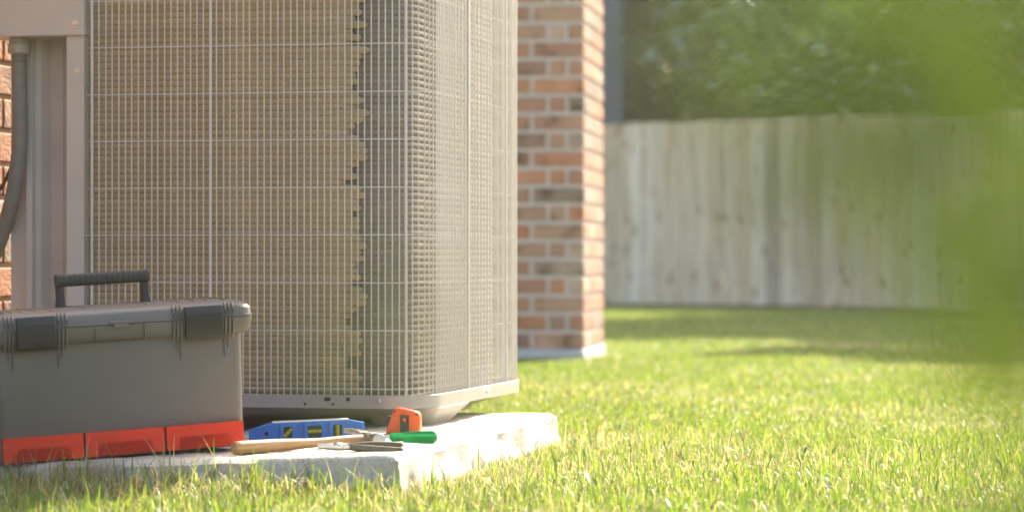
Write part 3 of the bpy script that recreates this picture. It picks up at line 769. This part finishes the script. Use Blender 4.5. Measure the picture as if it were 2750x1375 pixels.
# a raised border rail round the outline
def frame_strip(bm, pts, wd, y0, y1, closed=True):
    n = len(pts); c = Vector((sum(p[0] for p in pts)/n, sum(p[1] for p in pts)/n))
    inn = [(c.x+(p[0]-c.x)*(1-wd/ max(.001, abs(p[0]-c.x))) if abs(p[0]-c.x) > wd else p[0], c.y+(p[1]-c.y)*(1-wd/max(.001, abs(p[1]-c.y))) if abs(p[1]-c.y) > wd else p[1]) for p in pts]
    for k in range(n):
        p, q, r2, s2 = pts[k], pts[(k+1) % n], inn[(k+1) % n], inn[k]
        prism_y(bm, [p, q, r2, s2], y0, y1)
bm = bmesh.new(); L = .117; h = .0382
frame_strip(bm, [(-L, -.0002), (L, -.0002), (L, .0315), (L-.03, h), (-L+.045, h), (-L, .0265)], .0055, -.0115, .0115)
build('border_rail', bm, M['blue'], bd)
bm = bmesh.new(); box(bm, -.069, .085, -.0125, .0125, .0384, .0412); build('top_strip', bm, M['white_strip'], lv, bevel=.0006)
bm = bmesh.new()
for k in range(10): box(bm, -.105, .105, -.0066, -.0058, .0065+k*.0026, .0065+k*.0026+.0011)
build('fine_ribs', bm, M['blue'], bd)
for cx, ww, kind in ((-.038, .019, 'd'), (.016, .029, 'h'), (.062, .019, 'v')):
    wn = empty('vial_window'); wn.parent = lv
    bm = bmesh.new()
    o_ = [(cx+x, .018+z) for x, z in rrect(ww+.012, .034, .006, 4)]; i_ = [(cx+x, .018+z) for x, z in rrect(ww, .024, .004, 4)]
    n = len(o_)
    for k in range(n): prism_y(bm, [o_[k], o_[(k+1) % n], i_[(k+1) % n], i_[k]], -.0112, -.004)
    build('window_frame', bm, M['blue'], wn)
    bm = bmesh.new(); box(bm, cx-ww/2, cx+ww/2, -.0068, -.0062, .006, .030); build('backing', bm, M['black'], wn)
    bm = bmesh.new()
    d = {'h': Vector((1, 0, 0)), 'v': Vector((0, 0, 1)), 'd': Vector((.7, 0, .7))}[kind]; hl = {'h': .0135, 'v': .0115, 'd': .011}[kind]
    c = Vector((cx, -.0098, .018)); tube(bm, [c-d*hl, c+d*hl], .0043, 12); build('vial', bm, M['vial'], wn, smooth=True)
    bm = bmesh.new()
    for q in (-.4, .4): tube(bm, [c+d*(hl*q-.0004), c+d*(hl*q+.0004)], .00455, 12)
    build('vial_mark', bm, M['black'], wn)
for cx in (-.0815, .0985):
    bm = bmesh.new(); n = 16; prism_y(bm, [(cx+.0042*math.cos(2*math.pi*k/n), .0175+.0042*math.sin(2*math.pi*k/n)) for k in range(n)], -.0073, -.0062); build('hang_hole', bm, M['dark'], bd)
    bm = bmesh.new()
    for k in range(16):
        a, b = 2*math.pi*k/16, 2*math.pi*(k+1)/16
        prism_y(bm, [(cx+r*math.cos(t), .0175+r*math.sin(t)) for r, t in ((.0072, a), (.0072, b), (.0042, b), (.0042, a))], -.0078, -.0055)
    build('hole_ring', bm, M['blue'], bd)

# ------------------------------------------------------------------ hammer
HZ = pad_z(-.4)
hA = Vector((-.525, 5.615, pad_z(-.525)+.0140)); hB = Vector((-.2715, 5.80, HZ+.0165))
hm = empty('hammer', tuple(hA)); dv = hB-hA; HL = dv.length
hm.rotation_euler = dv.to_track_quat('X', 'Z').to_euler()
tag(hm, 'claw hammer with a wooden handle and shiny steel head on the pad', 'hammer')
bm = bmesh.new()
prof = [(0, .0105, .0115), (.002, .0128, .0132), (.012, .0135, .014), (.06, .0132, .0136), (.11, .0122, .0124), (.155, .0098, .0104), (.19, .0086, .0098), (.225, .0100, .0118), (.26, .0108, .0128), (HL-.012, .0102, .0122)]
loft(bm, [[(x_, a*math.cos(2*math.pi*k/20), b*math.sin(2*math.pi*k/20)) for k in range(20)] for x_, a, b in [(p[0], p[2], p[1]) for p in prof]])
build('wooden_handle', bm, M['wood'], hm, smooth=True, angle=50)
head = empty('head', (HL-.008, 0, .001)); head.parent = hm; head.rotation_euler = (0, 0, R(-14))
# head axis = local -y (face towards the viewer), claw to +y
bm = bmesh.new()
n = 20
def ring_y(y, r, zc=0, xc=0): return [(xc+r*math.cos(2*math.pi*k/n), y, zc+r*math.sin(2*math.pi*k/n)) for k in range(n)]
loft(bm, [ring_y(-.058, .0105), ring_y(-.0575, .0128), ring_y(-.055, .0138), ring_y(-.041, .0138), ring_y(-.038, .0122), ring_y(-.035, .0098), ring_y(-.024, .0094), ring_y(-.018, .0112)])
build('face', bm, M['head_steel'], head, smooth=True, angle=35)
bm = bmesh.new()
loft(bm, [[(x, y, z) for x, z in rrect(a, b, .004, 3)] for a, b, y in ((.022, .020, -.019), (.027, .0245, -.012), (.027, .0245, .010), (.022, .022, .017))])
build('eye', bm, M['head_steel'], head, smooth=True, angle=35)
for s in (-1, 1):
    bm = bmesh.new()
    secs = [(.015, 0, .0, .019), (.03, .001, .0035, .017), (.046, -.004, .0060, .013), (.060, -.012, .0075, .009), (.072, -.023, .0085, .004)]
    loft(bm, [[(xo-.003+th*ck*.5, y, s*zo*1.0+ (s*.0045)+ hz*.0048) for ck, hz in ((1, 1), (-1, 1), (-1, -1), (1, -1))] for y, xo, zo, th in secs])
    build('claw', bm, M['head_steel'], head, bevel=.001)

# ------------------------------------------------------------------ pliers
PZ = pad_z(-.3)
pl = empty('pliers', (-.298, 5.612, PZ+.0092)); pl.rotation_euler = (R(14), R(1.0), R(2))
tag(pl, 'pliers with dark olive grips lying in front of the hammer head', 'pliers')
for s in (-1, 1):
    bm = bmesh.new(); pth = catmull([(-.012, .002*s, 0), (.01, .008*s, 0), (.04, .014*s, 0), (.075, .0155*s, 0), (.093, .014*s, 0)], 6)
    tube(bm, pth, [.0052+.0022*math.sin(math.pi*min(1, i/20)) for i in range(len(pth)-2)] + [.0058, .003], 12); build('grip', bm, M['rubber'], pl, smooth=True, angle=60)
    bm = bmesh.new(); loft(bm, [[(x, s*yo + y, z) for y, z in rrect(a, b, .001, 2)] for a, b, yo, x in ((.004, .0075, .0023, -.068), (.006, .009, .0035, -.055), (.009, .010, .005, -.04), (.011, .010, .0055, -.026), (.007, .009, .0055, -.008))])
    build('jaw', bm, M['head_steel'], pl, smooth=True, angle=40)
bm = bmesh.new(); loft(bm, [[(-.030+r*math.cos(2*math.pi*k/16), r*math.sin(2*math.pi*k/16), z) for k in range(16)] for r, z in ((.008, -.0055), (.0082, .006), (.006, .0075))]); build('pivot', bm, M['head_steel'], pl, smooth=True, angle=40)

# ------------------------------------------------------------------ screwdriver
sA = Vector((-.148, 5.845, PADT+.0125)); sB = Vector((-.37, 5.90, PADT+.007))
sdv = empty('screwdriver', tuple(sA)); sdv.rotation_euler = (sB-sA).to_track_quat('X', 'Z').to_euler()
tag(sdv, 'screwdriver with a clear green fluted handle beside the hammer head', 'screwdriver')
bm = bmesh.new(); nn = 36
loft(bm, [[(x_, (r+f*math.cos(6*2*math.pi*k/nn))*math.cos(2*math.pi*k/nn), (r+f*math.cos(6*2*math.pi*k/nn))*math.sin(2*math.pi*k/nn)) for k in range(nn)] for x_, r, f in ((0, .008, 0), (.002, .0108, .0), (.005, .0122, .0004), (.012, .0122, .0009), (.045, .0118, .0010), (.062, .0105, .0008), (.070, .0085, .0), (.078, .0088, 0), (.090, .0092, 0), (.094, .008, 0))])
build('grip', bm, M['green'], sdv, smooth=True, angle=60)
bm = bmesh.new(); tube(bm, [(.085, 0, 0), (.20, 0, 0), (.215, 0, 0)], [.003, .003, .0024], 10); build('shaft', bm, M['steel'], sdv, smooth=True)

# ------------------------------------------------------------------ tape measure
tm = empty('tape_measure', (-.223, 6.175, PADT+.0003), R(-6))
tag(tm, 'bright orange tape measure with a black belt clip standing on the pad', 'tape measure')
def round_poly(pts, r, n=5):
    out = []; m = len(pts)
    for k in range(m):
        p = Vector(pts[k]); a = (Vector(pts[k-1])-p).normalized(); b = (Vector(pts[(k+1) % m])-p).normalized()
        rr = r[k] if hasattr(r, '__len__') else r
        for j in range(n+1):
            t = j/n; q = (p+a*rr)*(1-t)**2 + p*2*t*(1-t) + (p+b*rr)*t*t; out.append((q.x, q.y))
    return out
tp = round_poly([(-.0375, 0), (.0345, 0), (.0345, .0445), (-.0185, .0555)], [.004, .004, .012, .012])
bm = bmesh.new()
c = (0, .025)
loft(bm, [[(c[0]+(x-c[0])*s_, y, c[1]+(z-c[1])*s_) for x, z in tp] for y, s_ in ((-.018, .86), (-.0178, .93), (-.0165, .975), (-.014, 1.0), (.014, 1.0), (.018, .94))])
build('case', bm, M['orange'], tm, smooth=True, angle=35)
bm = bmesh.new(); prism_y(bm, round_poly([(-.0065, .003), (.0120, .003), (.0120, .0385), (-.0065, .0385)], .0015), -.0215, -.0178); clip = build('belt_clip', bm, M['black'], tm, bevel=.0006)
bm = bmesh.new(); prism_y(bm, round_poly([(-.001, .029), (.0045, .023), (.0065, .029), (.0045, .033), (.0005, .033)], .001), -.0222, -.0212); build('clip_window', bm, M['orange'], clip)
for cx, cz, r_, m_ in ((.0028, .0185, .0042, 'black'), (-.0170, .0465, .0024, 'dark'), (.0275, .0395, .0024, 'dark')):
    bm = bmesh.new(); n = 14; prism_y(bm, [(cx+r_*math.cos(2*math.pi*k/n), cz+r_*math.sin(2*math.pi*k/n)) for k in range(n)], -.0225 if m_ == 'black' else -.0186, -.017); build('screw', bm, M[m_], tm, bevel=.0004)
bm = bmesh.new(); prism_y(bm, [(-.041, .022), (-.031, .022), (-.0265, .036), (-.034, .036)], -.008, .010); build('lock_button', bm, M['black'], tm, bevel=.001)

# ------------------------------------------------------------------ shrub beside the photographer
def shrub():
    t = empty('garden_shrub', (.13, .52, 0)); tag(t, 'out-of-focus green leafy shrub reaching into the view from the side', 'shrub')
    g = random.Random(9)
    def leaf(bm, p, d, L, W, roll, col, lay):
        d = Vector(d).normalized(); a = d.cross(Vector((0, 1, .2))).normalized(); b = d.cross(a)
        a = (a*math.cos(roll) + b*math.sin(roll)).normalized(); b = d.cross(a)
        prof = [(0, .05), (.2, .7), (.45, 1), (.7, .75), (.9, .3), (1, .02)]
        rows = []
        for u, wv in prof:
            c = p + d*L*u - b*L*.10*u*u
            rows.append([bm.verts.new(c + a*W*.5*wv*s_ + b*abs(s_)*W*.12*wv) for s_ in (-1, 0, 1)])
        for A, B in zip(rows, rows[1:]):
            for k in range(2):
                f = bm.faces.new((A[k], A[k+1], B[k+1], B[k]))
        for r_ in rows:
            for v in r_: v[lay] = (*col, 1)
    base = Vector(t.location)
    # stem tips are world points; leaves sit along the upper stems
    stems = [((.10, .58, .435), 0), ((.088, .50, .462), 0), ((.115, .62, .44), 0), ((.062, .42, .470), 0), ((.16, .60, .47), 0), ((.20, .50, .42), 0), ((.14, .40, .36), 0), ((.21, .66, .38), 0), ((.10, .47, .36), 0), ((.17, .72, .36), 0), ((-.012, .365, .412), 0)]
    sb = bmesh.new()
    for tip, _ in stems:
        tip = Vector(tip) - base
        pts = catmull([(g.uniform(-.015, .015), g.uniform(-.015, .015), -.02), tip*.5 + Vector((.02, 0, .02)), tip], 6)
        tube(sb, pts, [.0028*(1-.06*i) for i in range(len(pts))], 6)
    build('stems', sb, M['stem'], t, smooth=True)
    def leaf_obj(p, d, L, W, roll, col):
        bm = bmesh.new(); lay = bm.verts.layers.float_color.new('leaf_colour')
        leaf(bm, Vector(p) - base, d, L, W, roll, col, lay)
        me = bpy.data.meshes.new('leaf'); bm.to_mesh(me); bm.free()
        me.polygons.foreach_set('use_smooth', [True]*len(me.polygons)); me.materials.append(M['shrub_leaf'])
        o = bpy.data.objects.new('leaf', me); C.objects.link(o); o.parent = t
    cols = [(.044, .066, .005), (.054, .076, .006), (.038, .058, .005)]
    # leaves that reach into the view
    for p, d, L, W, r_ in (((.106, .585, .414), (-.35, .05, .55), .030, .020, .2), ((.104, .60, .442), (-.25, -.1, -.6), .030, .019, -.3), ((.098, .56, .425), (-.75, 0, .3), .022, .012, .1),
                           ((.120, .60, .425), (-.2, 0, .6), .030, .02, .5),
                           ((.086, .49, .462), (-.8, .1, -.15), .020, .009, .2), ((.082, .47, .452), (-.7, 0, -.35), .018, .008, .4),
                           ((.064, .42, .468), (-.7, .1, .2), .018, .007, .1), ((.066, .425, .463), (-.6, 0, -.5), .017, .007, -.2), ((.074, .45, .470), (.2, 0, .7), .016, .008, .1),
                           ((.052, .42, .455), (-.5, 0, -.6), .014, .006, -.2), ((.052, .43, .470), (-.8, 0, -.2), .015, .006, .2), ((.058, .45, .442), (-.4, 0, .6), .015, .006, .2), ((.060, .42, .446), (-.3, 0, -.7), .014, .006, .2), ((.078, .45, .445), (-.3, 0, -.6), .016, .007, -.4), ((.083, .47, .436), (-.6, 0, -.2), .016, .008, .3),
                           ((.046, .42, .462), (-.6, 0, .4), .014, .006, .3), ((.050, .41, .440), (-.7, 0, .2), .014, .006, -.3), ((.070, .44, .428), (-.7, 0, .4), .016, .007, .2), ((.075, .45, .478), (-.5, 0, -.5), .016, .008, .2), ((.090, .49, .445), (-.6, 0, .5), .018, .010, -.2), ((.094, .50, .430), (-.5, 0, -.2), .018, .010, .3),
                           ((.034, .40, .468), (-.5, 0, -.4), .015, .006, .2), ((.042, .40, .452), (-.7, 0, -.3), .015, .0065, .2), ((.060, .44, .474), (-.6, 0, .2), .016, .007, .2), ((.056, .41, .436), (-.6, 0, .3), .015, .0065, -.2),
                           ((.080, .50, .420), (-.4, 0, .6), .020, .011, .2), ((.092, .52, .405), (-.5, 0, .4), .020, .011, .2), ((.100, .55, .440), (-.2, 0, .7), .024, .014, -.2), ((.095, .53, .462), (-.6, 0, .2), .020, .010, .1), ((.066, .43, .452), (-.5, 0, .3), .016, .007, .3),
                           ((.108, .62, .400), (-.3, 0, .5), .024, .016, .3), ((.112, .60, .368), (-.5, 0, .35), .028, .016, .3),
                           ((-.012, .365, .412), (-.5, .05, .8), .019, .0068, .1), ((-.010, .366, .418), (-.8, 0, .55), .017, .006, -.3)):
        k_ = 1.28 if p[0] > .02 and W < .012 else 1.12
        leaf_obj(p, d, L*k_, W*k_, r_, g.choice(cols))
    # the rest of the shrub, below and beside the view
    for k in range(150):
        tip = Vector(stems[g.randrange(len(stems))][0]); f = g.uniform(.25, .85)
        p = base.lerp(tip, f) + Vector((g.gauss(.02, .025), g.gauss(0, .03), g.gauss(0, .015)))
        if p.z > .352 or p.x < .19*p.y*.3: continue
        leaf_obj(p, (g.gauss(0, 1), g.gauss(0, 1), g.uniform(-.1, .8)), g.uniform(.022, .034), g.uniform(.012, .02), g.uniform(-1, 1), g.choice(cols))
shrub()

# ------------------------------------------------------------------ warm haze volume added to imitate veiling glow in the lens
hz = bpy.data.materials.new('lens_glow_volume'); hz.use_nodes = True; t = hz.node_tree; t.nodes.remove(t.nodes['Principled BSDF'])
pv = t.nodes.new('ShaderNodeVolumePrincipled'); pv.inputs['Color'].default_value = (1, .97, .88, 1); pv.inputs['Density'].default_value = .0008; pv.inputs['Anisotropy'].default_value = .35
t.links.new(pv.outputs[0], t.nodes['Material Output'].inputs['Volume'])
bm = bmesh.new(); box(bm, -16, 18, -3, 46, -1, 11.5)
tag(build('lens_glow', bm, hz), kind='stuff')
